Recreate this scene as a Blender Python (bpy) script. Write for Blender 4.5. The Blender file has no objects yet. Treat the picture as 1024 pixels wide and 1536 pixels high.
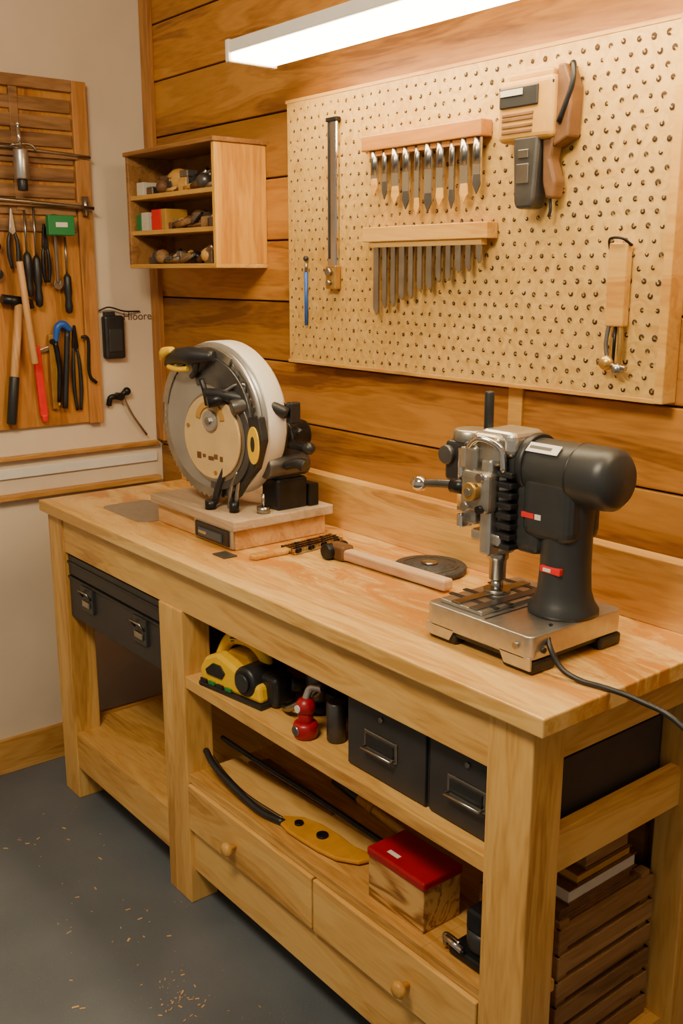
import bpy, bmesh, math, random
from mathutils import Vector, Matrix
V=Vector
random.seed(7)
# ------------------------------------------------------------------ materials
def newmat(name):
    m=bpy.data.materials.new(name); m.use_nodes=True
    nt=m.node_tree; b=nt.nodes['Principled BSDF']
    return m,nt,b
def c4(c): return (c[0],c[1],c[2],1)
def plain(name,col,rough=.5,metal=0,noise=.12,nscale=30,bump=.0,coat=0):
    m,nt,b=newmat(name); N=nt.nodes; L=nt.links
    tc=N.new('ShaderNodeTexCoord'); nz=N.new('ShaderNodeTexNoise'); nz.inputs['Scale'].default_value=nscale; nz.inputs['Detail'].default_value=5
    L.new(tc.outputs['Object'],nz.inputs['Vector'])
    r=N.new('ShaderNodeValToRGB'); r.color_ramp.elements[0].position=.3; r.color_ramp.elements[1].position=.7
    r.color_ramp.elements[0].color=c4([x*(1-noise) for x in col]); r.color_ramp.elements[1].color=c4([min(1,x*(1+noise)) for x in col])
    L.new(nz.outputs['Fac'],r.inputs[0]); L.new(r.outputs[0],b.inputs['Base Color'])
    b.inputs['Roughness'].default_value=rough; b.inputs['Metallic'].default_value=metal
    if coat: b.inputs['Coat Weight'].default_value=coat
    if bump:
        bp=N.new('ShaderNodeBump'); bp.inputs['Strength'].default_value=bump; bp.inputs['Distance'].default_value=.002
        L.new(nz.outputs['Fac'],bp.inputs['Height']); L.new(bp.outputs[0],b.inputs['Normal'])
    return m
def wood(name,dark,mid,light,axis='x',rough=.45,plank=None,stain=None,knots=.5,fine=1.0,coat=0,ring=.055):
    m,nt,b=newmat(name); N=nt.nodes; L=nt.links
    tc=N.new('ShaderNodeTexCoord')
    vec=tc.outputs['Object']
    pl=None
    if plank:
        sp=N.new('ShaderNodeSeparateXYZ'); L.new(vec,sp.inputs[0])
        a=N.new('ShaderNodeMath'); a.operation='SUBTRACT'; a.inputs[1].default_value=plank[1]; L.new(sp.outputs[2],a.inputs[0])
        d=N.new('ShaderNodeMath'); d.operation='DIVIDE'; d.inputs[1].default_value=plank[0]; L.new(a.outputs[0],d.inputs[0])
        f=N.new('ShaderNodeMath'); f.operation='FLOOR'; L.new(d.outputs[0],f.inputs[0])
        wn=N.new('ShaderNodeTexWhiteNoise'); wn.noise_dimensions='1D'; L.new(f.outputs[0],wn.inputs['W'])
        sc=N.new('ShaderNodeVectorMath'); sc.operation='SCALE'; sc.inputs['Scale'].default_value=9; L.new(wn.outputs['Color'],sc.inputs[0])
        ad=N.new('ShaderNodeVectorMath'); ad.operation='ADD'; L.new(vec,ad.inputs[0]); L.new(sc.outputs[0],ad.inputs[1])
        vec=ad.outputs[0]; pl=wn.outputs['Value']
    s={'x':(1.1,9,9),'y':(9,1.1,9),'z':(9,9,1.1)}[axis]
    mp=N.new('ShaderNodeMapping'); mp.inputs['Scale'].default_value=s; L.new(vec,mp.inputs[0])
    n1=N.new('ShaderNodeTexNoise'); n1.inputs['Scale'].default_value=1.3; n1.inputs['Detail'].default_value=3; n1.inputs['Distortion'].default_value=.6; L.new(mp.outputs[0],n1.inputs['Vector'])
    mu=N.new('ShaderNodeMath'); mu.operation='MULTIPLY'; mu.inputs[1].default_value=60; L.new(n1.outputs['Fac'],mu.inputs[0])
    si=N.new('ShaderNodeMath'); si.operation='SINE'; L.new(mu.outputs[0],si.inputs[0])
    n2=N.new('ShaderNodeTexNoise'); n2.inputs['Scale'].default_value=16; n2.inputs['Detail'].default_value=5; L.new(mp.outputs[0],n2.inputs['Vector'])
    m1=N.new('ShaderNodeMath'); m1.operation='MULTIPLY_ADD'; m1.inputs[1].default_value=ring*fine; L.new(si.outputs[0],m1.inputs[0]); L.new(n1.outputs['Fac'],m1.inputs[2])
    m2=N.new('ShaderNodeMath'); m2.operation='MULTIPLY_ADD'; m2.inputs[1].default_value=.30*fine; L.new(n2.outputs['Fac'],m2.inputs[0]); L.new(m1.outputs[0],m2.inputs[2])
    r=N.new('ShaderNodeValToRGB'); e=r.color_ramp.elements
    e[0].position=.43; e[0].color=c4(dark); e[1].position=.85; e[1].color=c4(light); q=e.new(.63); q.color=c4(mid)
    L.new(m2.outputs[0],r.inputs[0]); col=r.outputs[0]
    if knots:
        mk=N.new('ShaderNodeMapping'); k={'x':(2.0,5,5),'y':(5,2.0,5),'z':(5,5,2.0)}[axis]; mk.inputs['Scale'].default_value=k; L.new(vec,mk.inputs[0])
        vo=N.new('ShaderNodeTexVoronoi'); vo.inputs['Scale'].default_value=1; L.new(mk.outputs[0],vo.inputs['Vector'])
        mr=N.new('ShaderNodeMapRange'); mr.inputs[1].default_value=.035; mr.inputs[2].default_value=.12; mr.inputs[3].default_value=knots; mr.inputs[4].default_value=0; L.new(vo.outputs['Distance'],mr.inputs[0])
        mx=N.new('ShaderNodeMix'); mx.data_type='RGBA'; L.new(mr.outputs[0],mx.inputs[0]); L.new(col,mx.inputs[6]); mx.inputs[7].default_value=c4([x*.3 for x in dark]); col=mx.outputs[2]
    if pl is not None:
        hv=N.new('ShaderNodeHueSaturation'); mr=N.new('ShaderNodeMapRange'); mr.inputs[3].default_value=.75; mr.inputs[4].default_value=1.2; L.new(pl,mr.inputs[0]); L.new(mr.outputs[0],hv.inputs['Value']); L.new(col,hv.inputs['Color']); col=hv.outputs[0]
    if stain:
        ns=N.new('ShaderNodeTexNoise'); ns.inputs['Scale'].default_value=4.2; ns.inputs['Detail'].default_value=10; ns.inputs['Roughness'].default_value=.72; ns.inputs['Distortion'].default_value=1.2
        ms=N.new('ShaderNodeMapping'); ms.inputs['Scale'].default_value=(.8,2.2,1); L.new(tc.outputs['Object'],ms.inputs[0]); L.new(ms.outputs[0],ns.inputs['Vector'])
        mr=N.new('ShaderNodeMapRange'); mr.inputs[1].default_value=.46; mr.inputs[2].default_value=.55; mr.inputs[3].default_value=0; mr.inputs[4].default_value=.9; L.new(ns.outputs['Fac'],mr.inputs[0])
        sp=N.new('ShaderNodeSeparateXYZ'); L.new(tc.outputs['Object'],sp.inputs[0])
        w1=N.new('ShaderNodeMapRange'); w1.inputs[1].default_value=-.47; w1.inputs[2].default_value=-.36; L.new(sp.outputs[1],w1.inputs[0])
        w2=N.new('ShaderNodeMath'); w2.operation='MULTIPLY'; L.new(mr.outputs[0],w2.inputs[0]); L.new(w1.outputs[0],w2.inputs[1])
        mx=N.new('ShaderNodeMix'); mx.data_type='RGBA'; L.new(w2.outputs[0],mx.inputs[0]); L.new(col,mx.inputs[6]); mx.inputs[7].default_value=c4(stain); col=mx.outputs[2]
    L.new(col,b.inputs['Base Color'])
    b.inputs['Roughness'].default_value=rough
    if coat: b.inputs['Coat Weight'].default_value=coat; b.inputs['Coat Roughness'].default_value=.25
    bp=N.new('ShaderNodeBump'); bp.inputs['Strength'].default_value=.2; bp.inputs['Distance'].default_value=.001; L.new(m2.outputs[0],bp.inputs['Height']); L.new(bp.outputs[0],b.inputs['Normal'])
    return m
PW=.157; PZ=1.14
M_wall=wood('wall_planks',(.20,.068,.007),(.385,.155,.018),(.50,.225,.034),'x',.5,plank=(PW,PZ),knots=.85)
BD,BM,BL=(.42,.19,.036),(.63,.34,.082),(.74,.45,.135)
M_bx=wood('pine_x',BD,BM,BL,'x',.48,knots=.6)
M_by=wood('pine_y',BD,BM,BL,'y',.48,knots=.3)
M_bz=wood('pine_z',BD,BM,BL,'z',.48,knots=.4)
M_top=wood('bench_top_wood',(.54,.28,.06),(.74,.45,.135),(.82,.55,.20),'x',.34,stain=(.56,.215,.022),knots=.3,coat=.12)
M_trim=wood('trim_wood_z',(.2,.07,.012),(.36,.145,.03),(.5,.22,.055),'z',.5)
M_trimy=wood('trim_wood_y',(.30,.125,.02),(.48,.23,.05),(.60,.33,.085),'y',.5)
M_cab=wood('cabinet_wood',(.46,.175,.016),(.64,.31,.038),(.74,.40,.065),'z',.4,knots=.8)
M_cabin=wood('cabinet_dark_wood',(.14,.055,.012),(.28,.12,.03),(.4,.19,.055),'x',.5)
M_rack=wood('rack_wood',(.30,.095,.012),(.42,.165,.026),(.52,.23,.045),'x',.4)
M_rack2=wood('rack_light_wood',(.44,.19,.030),(.57,.30,.058),(.66,.38,.10),'x',.4)
M_panel=wood('tool_panel_wood',(.26,.085,.010),(.44,.175,.024),(.53,.24,.042),'z',.5)
M_slat=wood('old_slat_wood',(.11,.045,.012),(.25,.115,.033),(.38,.19,.065),'y',.6)
M_boxw=wood('box_wood',(.22,.09,.018),(.46,.22,.055),(.60,.34,.10),'x',.5,fine=2.5,ring=.10)
M_sawb=wood('saw_base_wood',(.42,.20,.06),(.58,.32,.11),(.66,.41,.17),'x',.5)
M_sawt=wood('saw_table_top',(.30,.20,.11),(.44,.31,.185),(.54,.40,.26),'x',.55,knots=.3)
M_crate=wood('crate_wood',(.11,.050,.015),(.25,.125,.038),(.36,.20,.07),'y',.6)
M_handle=wood('handle_wood',(.45,.25,.12),(.60,.40,.22),(.68,.48,.29),'x',.5,knots=0)
M_handlez=wood('handle_wood_z',(.36,.16,.045),(.55,.29,.10),(.66,.40,.17),'z',.5,knots=0)
M_plaster=plain('cream_plaster',(.66,.54,.385),.85,noise=.07,nscale=4,bump=.15)
M_ceil=plain('ceiling_paint',(.7,.64,.54),.9,noise=.03)
M_black=plain('black_plastic',(.014,.014,.015),.42,noise=.3)
M_blackm=plain('black_metal',(.02,.02,.022),.35,.6,noise=.3)
M_dkgrey=plain('dark_grey_plastic',(.026,.028,.029),.4,noise=.12)
M_case=plain('charcoal_case',(.028,.026,.026),.5,noise=.15,nscale=12)
M_silver=plain('brushed_aluminium',(.52,.50,.46),.32,.9,noise=.08,nscale=60)
M_chrome=plain('chrome',(.66,.63,.59),.14,1,noise=.03)
M_steel=plain('steel',(.36,.34,.31),.28,1,noise=.2,nscale=18)
M_cast=plain('cast_metal',(.38,.35,.29),.34,.85,noise=.25,nscale=25,bump=.3)
M_greyp=plain('grey_paint',(.36,.345,.32),.33,.6,noise=.15,nscale=7)
M_gund=plain('gun_metal',(.11,.105,.10),.35,.7,noise=.3,nscale=12)
M_white=plain('white_plastic',(.72,.68,.60),.4,noise=.03)
M_cream=plain('cream_label',(.62,.42,.18),.4,noise=.08,nscale=18)
M_yel=plain('yellow_plastic',(.83,.49,.004),.35,noise=.05)
M_ochre=plain('ochre_blade',(.56,.25,.012),.4,noise=.12)
M_red=plain('red_plastic',(.33,.004,.012),.35,noise=.1)
M_redp=plain('bright_red_plastic',(.72,.012,.012),.4,noise=.05)
M_blue=plain('blue_plastic',(.012,.09,.42),.35,noise=.05)
M_bluedk=plain('blue_grey_panel',(.04,.06,.085),.3,noise=.1)
M_green=plain('green_plastic',(.008,.19,.045),.4,noise=.05)
M_brass=plain('brass',(.48,.29,.08),.35,.8,noise=.15)
M_tan=plain('tan_plastic',(.47,.245,.045),.42,noise=.1)
M_hole=plain('hole_dark',(.035,.015,.004),.8,noise=.2)
M_paper=plain('paper',(.60,.54,.42),.8,noise=.08)
M_brown=plain('brown_leather',(.14,.06,.018),.6,noise=.3)
M_slate=plain('grit_disc',(.045,.042,.04),.6,noise=.6,nscale=160,bump=.8)
M_chip=plain('wood_chips',(.62,.38,.15),.7,noise=.2)
def floor_mat():
    m,nt,b=newmat('floor_concrete'); N=nt.nodes; L=nt.links
    tc=N.new('ShaderNodeTexCoord')
    n1=N.new('ShaderNodeTexNoise'); n1.inputs['Scale'].default_value=2.2; n1.inputs['Detail'].default_value=8; L.new(tc.outputs['Object'],n1.inputs['Vector'])
    r=N.new('ShaderNodeValToRGB'); r.color_ramp.elements[0].position=.3; r.color_ramp.elements[1].position=.72
    r.color_ramp.elements[0].color=(.080,.096,.112,1); r.color_ramp.elements[1].color=(.14,.158,.177,1); L.new(n1.outputs['Fac'],r.inputs[0])
    n2=N.new('ShaderNodeTexNoise'); n2.inputs['Scale'].default_value=260; n2.inputs['Detail'].default_value=2; L.new(tc.outputs['Object'],n2.inputs['Vector'])
    mr=N.new('ShaderNodeMapRange'); mr.inputs[1].default_value=.66; mr.inputs[2].default_value=.74; mr.inputs[4].default_value=.5; L.new(n2.outputs['Fac'],mr.inputs[0])
    mx=N.new('ShaderNodeMix'); mx.data_type='RGBA'; L.new(mr.outputs[0],mx.inputs[0]); L.new(r.outputs[0],mx.inputs[6]); mx.inputs[7].default_value=(.36,.33,.27,1)
    L.new(mx.outputs[2],b.inputs['Base Color']); b.inputs['Roughness'].default_value=.5
    bp=N.new('ShaderNodeBump'); bp.inputs['Strength'].default_value=.2; bp.inputs['Distance'].default_value=.002; L.new(n2.outputs['Fac'],bp.inputs['Height']); L.new(bp.outputs[0],b.inputs['Normal'])
    return m
M_floor=floor_mat()
def peg_mat():
    m,nt,b=newmat('pegboard_osb'); N=nt.nodes; L=nt.links
    tc=N.new('ShaderNodeTexCoord')
    n1=N.new('ShaderNodeTexNoise'); n1.inputs['Scale'].default_value=26; n1.inputs['Detail'].default_value=6; n1.inputs['Distortion'].default_value=2.5; L.new(tc.outputs['Object'],n1.inputs['Vector'])
    n2=N.new('ShaderNodeTexNoise'); n2.inputs['Scale'].default_value=3; n2.inputs['Detail'].default_value=3; L.new(tc.outputs['Object'],n2.inputs['Vector'])
    a=N.new('ShaderNodeMath'); a.operation='MULTIPLY_ADD'; a.inputs[1].default_value=.6; L.new(n2.outputs['Fac'],a.inputs[0]); L.new(n1.outputs['Fac'],a.inputs[2])
    r=N.new('ShaderNodeValToRGB'); r.color_ramp.elements[0].position=.55; r.color_ramp.elements[1].position=1.0
    r.color_ramp.elements[0].color=(.47,.255,.052,1); r.color_ramp.elements[1].color=(.66,.41,.12,1); L.new(a.outputs[0],r.inputs[0])
    L.new(r.outputs[0],b.inputs['Base Color']); b.inputs['Roughness'].default_value=.42
    bp=N.new('ShaderNodeBump'); bp.inputs['Strength'].default_value=.5; bp.inputs['Distance'].default_value=.002; L.new(n1.outputs['Fac'],bp.inputs['Height']); L.new(bp.outputs[0],b.inputs['Normal'])
    return m
M_peg=peg_mat()
def emis(name,col,s):
    m,nt,b=newmat(name); b.inputs['Base Color'].default_value=c4(col); b.inputs['Emission Color'].default_value=c4(col); b.inputs['Emission Strength'].default_value=s; return m
M_led=emis('led_diffuser',(1,.77,.44),30)
# ------------------------------------------------------------------ builder
def frame(o,ex,ey):
    ex=V(ex).normalized(); ey=V(ey); ey=(ey-ex*ey.dot(ex)).normalized(); ez=ex.cross(ey)
    M=Matrix((ex,ey,ez)).transposed().to_4x4(); M.translation=V(o); return M
def XZ(x,y,z): return frame((x,y,z),(1,0,0),(0,0,1))
def YZ(x,y,z): return frame((x,y,z),(0,1,0),(0,0,1))
def XY(x,y,z): return frame((x,y,z),(1,0,0),(0,1,0))
class O:
    def __init__(s,name,M=None,split=False):
        s.n=name; s.bm=bmesh.new(); s.mats=[]; s.M=M or Matrix(); s.split=split; s.part='part'
        if split:
            s.e=bpy.data.objects.new(name,None); bpy.context.collection.objects.link(s.e)
    def mi(s,m):
        if m not in s.mats: s.mats.append(m)
        return s.mats.index(m)
    def add(s,t,M,mat,smooth=None):
        i=0 if s.split else s.mi(mat)
        bmesh.ops.recalc_face_normals(t,faces=t.faces)
        for f in t.faces:
            f.material_index=i
            f.smooth = smooth(f) if smooth else False
        t.transform(s.M@M); me=bpy.data.meshes.new(s.part); t.to_mesh(me); t.free()
        if s.split:
            me.materials.append(mat); o=bpy.data.objects.new(s.part,me); bpy.context.collection.objects.link(o); o.parent=s.e
            return s
        s.bm.from_mesh(me); bpy.data.meshes.remove(me); return s
    def box(s,x0,x1,y0,y1,z0,z1,mat,bev=.0015,M=None):
        t=bmesh.new(); bmesh.ops.create_cube(t,size=1)
        for v in t.verts: v.co=V(((x0+x1)/2+v.co.x*(x1-x0),(y0+y1)/2+v.co.y*(y1-y0),(z0+z1)/2+v.co.z*(z1-z0)))
        b=min(bev,.45*min(abs(x1-x0),abs(y1-y0),abs(z1-z0)))
        if b>0: bmesh.ops.bevel(t,geom=t.edges[:],offset=b,segments=2 if b<.006 else 4,profile=.5,affect='EDGES')
        return s.add(t,M or Matrix(),mat)
    def cyl(s,p1,p2,r1,mat,r2=None,seg=20,bev=0):
        p1=V(p1);p2=V(p2); r2=r1 if r2 is None else r2
        d=p2-p1; L=d.length
        prof=[(r1,0),(r2,L)] if not bev else [(r1-bev,0),(r1-bev*.3,bev*.3),(r1,bev),(r2,L-bev),(r2-bev*.3,L-bev*.3),(r2-bev,L)]
        return s.lathe(prof,p1,d,mat,seg)
    def lathe(s,prof,p,d,mat,seg=24,caps=True):
        d=V(d).normalized(); up=V((0,0,1)) if abs(d.z)<.9 else V((1,0,0))
        ex=up.cross(d).normalized(); M=frame(p,ex,d.cross(ex))
        t=bmesh.new(); rings=[]; n=seg
        for r,h in prof:
            rings.append([t.verts.new((max(r,1e-5)*math.cos(2*math.pi*k/seg),max(r,1e-5)*math.sin(2*math.pi*k/seg),h)) for k in range(n)])
        for a,b in zip(rings,rings[1:]):
            for k in range(seg):
                j=(k+1)%n
                t.faces.new((a[k],a[j],b[j],b[k]))
        if caps:
            t.faces.new(rings[0][::-1]); t.faces.new(rings[-1])
        return s.add(t,M,mat,lambda f: len(f.verts)==4 and seg>6)
    def ball(s,c,r,mat,sc=(1,1,1),seg=16,M=None):
        t=bmesh.new(); bmesh.ops.create_uvsphere(t,u_segments=seg,v_segments=max(6,seg//2),radius=r)
        for v in t.verts: v.co=V((v.co.x*sc[0],v.co.y*sc[1],v.co.z*sc[2]))
        return s.add(t,Matrix.Translation(V(c))@(M or Matrix()),mat,lambda f:True)
    def prism(s,pts,M,th,mat,bev=.001):
        t=bmesh.new(); vs=[t.verts.new((p[0],p[1],0)) for p in pts]; f=t.faces.new(vs)
        r=bmesh.ops.extrude_face_region(t,geom=[f])
        for g in r['geom']:
            if isinstance(g,bmesh.types.BMVert): g.co.z+=th
        if bev: bmesh.ops.bevel(t,geom=t.edges[:],offset=min(bev,abs(th)*.4),segments=2,profile=.5,affect='EDGES',clamp_overlap=True)
        return s.add(t,M,mat)
    def tube(s,pts,r,mat,seg=8,sub=6,radii=None):
        P=[V(p) for p in pts]
        if sub>1 and len(P)>2:
            Q=[]; E=[P[0]*2-P[1]]+P+[P[-1]*2-P[-2]]
            for i in range(1,len(E)-2):
                for k in range(sub):
                    u=k/sub; a,b,c,d=E[i-1:i+3]
                    Q.append(.5*((2*b)+(c-a)*u+(2*a-5*b+4*c-d)*u*u+(3*b-a-3*c+d)*u**3))
            Q.append(P[-1]); 
            if radii:
                R=[]
                for i in range(len(radii)-1):
                    for k in range(sub): R.append(radii[i]+(radii[i+1]-radii[i])*k/sub)
                R.append(radii[-1])
            P=Q
        else: R=radii
        if not radii: R=[r]*len(P)
        t=bmesh.new(); prev=None; n=None
        for i,p in enumerate(P):
            d=(P[min(i+1,len(P)-1)]-P[max(i-1,0)]).normalized()
            if n is None: n=d.orthogonal().normalized()
            else: n=(n-d*n.dot(d)).normalized()
            m=d.cross(n)
            ring=[t.verts.new(p+(n*math.cos(2*math.pi*k/seg)+m*math.sin(2*math.pi*k/seg))*R[i]) for k in range(seg)]
            if prev:
                for k in range(seg):
                    t.faces.new((prev[k],prev[(k+1)%seg],ring[(k+1)%seg],ring[k]))
            else: t.faces.new(ring[::-1])
            prev=ring
        t.faces.new(prev)
        return s.add(t,Matrix(),mat,lambda f:len(f.verts)==4)
    def done(s):
        if s.split: s.bm.free(); return s.e
        me=bpy.data.meshes.new(s.n); s.bm.to_mesh(me)
        for m in s.mats: me.materials.append(m)
        o=bpy.data.objects.new(s.n,me); bpy.context.collection.objects.link(o); s.bm.free(); return o
def arc(cx,cy,r,a0,a1,n=16,sx=1,sy=1): return [(cx+sx*r*math.cos(math.radians(a0+(a1-a0)*k/n)),cy+sy*r*math.sin(math.radians(a0+(a1-a0)*k/n))) for k in range(n+1)]
def rrect(w,h,r,n=4,cx=0,cy=0):
    p=[]
    for sx,sy,a in ((1,1,0),(-1,1,90),(-1,-1,180),(1,-1,270)):
        p+=arc(cx+sx*(w/2-r),cy+sy*(h/2-r),r,a,a+90,n)
    return p
def disc(r,n=40,cx=0,cy=0): return arc(cx,cy,r,0,360-360/n,n-1)
# ------------------------------------------------------------------ room
o=O('floor'); o.box(-.1,4.2,-3.6,.1,-.05,0,M_floor,0); o.done()
o=O('ceiling'); o.box(-.1,4.2,-3.6,.1,2.62,2.67,M_ceil,0); o.done()
o=O('wall_left'); o.box(-.1,0,-3.6,.1,0,2.62,M_plaster,0); o.done()
o=O('wall_back'); o.box(-.0,4.2,.012,.1,0,2.62,M_hole,0)
for k in range(-8,10):
    z0=max(0,PZ+k*PW); z1=min(2.62,PZ+(k+1)*PW)
    if z1-z0<.01: continue
    o.box(.0,4.2,0,.015,z0+.0022,z1-.0022,M_wall,.0025)
o.done()
o=O('trim_1'); o.box(.002,.052,-.018,0.0,1.0,2.6,M_trim,.002); o.done()
o=O('trim_2'); o.box(1.503,1.54,-.006,0.0,1.14,1.30,M_rack2,.001); o.done()
o=O('trim_3'); o.box(0,.022,-3.0,-.02,.985,.998,M_trimy,.002); o.box(0,.008,-3.0,-.02,.93,.96,M_white,.002); o.done()
o=O('trim_4'); o.box(0,.03,-3.0,-.02,.868,.884,M_trimy,.002); o.done()
o=O('baseboard_left'); o.box(0,.016,-3.0,0,0,.112,M_trimy,.002); o.done()
# ------------------------------------------------------------------ workbench
b=O('workbench',split=True)
FY=-.485
b.part='bench_top'; b.box(.195,2.04,-.505,-.002,.868,.90,M_top,.003)
b.part='backsplash'; b.box(.195,2.04,-.04,-.002,.90,1.026,M_bx,.002)
b.part='apron'; b.box(.30,1.915,FY+.004,FY+.027,.765,.868,M_bx,.001)
b.box(1.975,2.0,-.41,-.06,.79,.868,M_by,.001); b.box(.21,.235,-.405,-.09,.79,.868,M_by,.001); b.box(.3,1.92,-.03,-.012,.765,.868,M_bx,.001)
b.part='leg'
b.box(.205,.30,FY,FY+.08,0,.868,M_bz,.003)
b.box(1.915,2.008,FY,FY+.075,0,.868,M_bz,.003)
b.box(.848,.955,FY-.001,FY+.075,0,.766,M_bz,.003)
b.box(.205,.28,-.09,-.01,0,.868,M_bz,.003); b.box(1.95,2.02,-.058,-.004,0,.868,M_bz,.003); b.box(.86,.95,-.085,-.01,0,.766,M_bz,.003)
b.part='upper_shelf'; b.box(.955,1.975,FY+.004,-.012,.575,.605,M_bx,.002)
b.part='rail'; b.box(1.975,1.998,-.41,-.058,.585,.66,M_by,.001)
b.part='deck'; b.box(.955,1.772,FY+.006,-.012,.33,.352,M_bx,.001); b.box(1.772,1.975,FY+.006,-.36,.33,.352,M_bx,.001)
b.part='rail'
b.box(.955,1.915,FY+.012,FY+.03,.09,.205,M_bx,.001)
b.box(.955,1.975,FY+.03,-.012,.11,.13,M_bx,.001); b.box(1.975,1.998,-.41,-.058,.05,.13,M_by,.001)
b.part='panel'
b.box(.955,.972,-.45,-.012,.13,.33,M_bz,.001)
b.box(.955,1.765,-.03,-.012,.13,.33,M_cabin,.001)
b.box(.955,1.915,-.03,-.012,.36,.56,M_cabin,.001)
b.part='lower_shelf'
b.box(.30,.848,FY+.004,FY+.024,.10,.212,M_bx,.001)
b.box(.235,.9,FY+.024,-.03,.19,.21,M_bx,.001)
b.box(.21,.235,-.405,-.09,.13,.21,M_by,.001)
b.part='runner'
b.box(.30,.33,-.41,-.03,.55,.567,M_by,.001); b.box(.818,.848,-.41,-.03,.55,.567,M_by,.001)
b.box(.235,.30,-.41,-.09,.55,.567,M_by,.001)
b.part='drawer_front'
for (x0,x1) in ((.958,1.45),(1.456,1.912)):
    b.box(x0,x1,FY-.002,FY+.018,.208,.328,M_bx,.003)
b.part='drawer_knob'
for x in (1.165,1.745):
    b.lathe([(.006,0),(.006,.012),(.015,.018),(.017,.026),(.012,.032),(0.001,.033)],(x,FY-.002,.262),(0,-1,0),M_rack2,20)
b.part='panel'; b.box(1.75,1.765,-.41,-.02,.13,.33,M_by)
b.done()
# ------------------------------------------------------------------ black case left bay
c=O('tool_case')
c.box(.303,.845,-.468,-.06,.568,.762,M_case,.005)
c.box(.302,.846,-.474,-.466,.700,.757,M_case,.003)
c.box(.302,.846,-.474,-.466,.575,.694,M_case,.003)
c.box(.302,.846,-.478,-.47,.69,.697,M_black,.002)
c.box(.302,.846,-.478,-.47,.735,.740,M_black,.001)
for x in (.43,.735):
    c.box(x-.035,x+.035,-.482,-.47,.62,.69,M_dkgrey,.002)
    c.box(x-.022,x+.022,-.487,-.48,.635,.652,M_steel,.002)
    c.tube([(x-.025,-.482,.66),(x-.025,-.494,.68),(x+.025,-.494,.68),(x+.025,-.482,.66)],.003,M_steel,sub=1)
c.done()
for (x0,x1) in ((1.526,1.745),(1.752,1.912)):
    d=O('metal_drawer_box'); d.box(x0,x1,-.445,-.08,.6055,.758,M_case,.002)
    d.box(x0+.002,x1-.002,-.453,-.443,.609,.755,M_case,.002)
    cx=(x0+x1)/2-.01 if x0<1.6 else 1.846
    d.box(cx-.045,cx+.045,-.457,-.452,.66,.70,M_steel,.002); d.box(cx-.038,cx+.038,-.459,-.456,.668,.693,M_black,.0005)
    d.tube([(cx-.04,-.456,.667),(cx-.04,-.468,.667),(cx+.04,-.468,.667),(cx+.04,-.456,.667)],.003,M_steel,sub=1)
    d.cyl((cx,-.452,.732),(cx,-.457,.732),.005,M_steel)
    if x0>1.6: d.box(x1-.01,1.965,-.405,-.08,.6055,.758,M_case,.002)
    d.done()
# ------------------------------------------------------------------ pegboard
p=O('pegboard')
p.box(.774,1.878,-.036,-.0005,1.308,1.934,M_peg,.002)
p.box(1.872,1.890,-.042,-.0005,1.304,1.938,M_rack2,.002)
p.box(.770,1.872,-.0375,-.0005,1.930,1.938,M_rack2,.001)
p.box(.770,1.872,-.0375,-.0005,1.303,1.311,M_rack2,.001)
t=bmesh.new(); row=0
z=1.325
while z<1.925:
    x=.79+(.0145 if row%2 else 0)
    while x<1.865:
        a0=random.uniform(-40,200); span=random.uniform(230,340); s_=random.uniform(.75,1.1)*(.72+.40*(x-.77))
        ra,rb=.0049*s_,.0018*s_; jx=x+random.uniform(-.002,.002); jz=z+random.uniform(-.002,.002)
        n=7; pa=None
        for k in range(n+1):
            aa=math.radians(a0+span*k/n); yy=-.0372
            q=(t.verts.new((jx+ra*math.cos(aa),yy,jz+ra*math.sin(aa))),t.verts.new((jx+rb*math.cos(aa),yy-.0012,jz+rb*math.sin(aa))))
            if pa: t.faces.new((pa[0],q[0],q[1],pa[1]))
            pa=q
        x+=.029
    z+=.0235; row+=1
p.add(t,Matrix(),M_hole); p.done()
PY=-.0375
o=O('steel_straightedge'); o.box(.95,.984,PY-.012,PY-.001,1.49,1.872,M_chrome,.004); o.box(.957,.963,PY-.0135,PY-.011,1.56,1.868,M_black,.0005)
o.box(.953,.99,PY-.02,PY-.001,1.49,1.545,M_brass,.003); o.cyl((.972,PY-.02,1.53),(.972,PY-.03,1.53),.009,M_steel); o.cyl((.972,PY-.02,1.505),(.972,PY-.03,1.505),.006,M_steel); o.box(.95,.99,PY-.016,PY-.001,1.868,1.878,M_blackm,.002); o.done()
o=O('marking_pencil'); o.cyl((.856,PY-.005,1.40),(.856,PY-.005,1.53),.0045,M_blue,seg=8); o.cyl((.856,PY-.005,1.53),(.857,PY-.005,1.552),.0035,M_steel); o.ball((.857,PY-.006,1.562),.007,M_black); o.done()
def rack(name,x0,x1,z0,z1,mat,xs,zb,w):
    r=O(name); r.box(x0,x1,PY-.034,PY-.001,z0,z1,mat,.002)
    r.box(x0+.02,x1-.02,PY-.028,PY-.010,z0-.012,z0,mat,.001)
    first=(mat is M_rack)
    for i,x in enumerate(xs):
        zb_=zb(i); ww=w(i)
        pts=[(-ww/2,zb_+.014),(ww*.15,zb_),(ww/2,zb_+.006),(ww/2,z0),(-ww/2,z0)]
        r.prism(pts,XZ(x,PY-.020,0),.006,M_chrome if first else M_steel,.001)
        if first:
            r.cyl((x,PY-.023,z0-.05),(x,PY-.023,z0),ww*.42,M_steel,seg=12)
            r.prism([(-ww*.5,zb_+.012),(0,zb_-.008),(ww*.5,zb_+.01),(ww*.4,zb_+.03),(-ww*.4,zb_+.03)],XZ(x+.004,PY-.026,0),.003,M_gund if i%2 else M_rack2,.0003)
    r.done()
n1=10; l1=[1.70,1.692,1.68,1.668,1.652,1.66,1.668,1.663,1.672,1.688]
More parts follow.
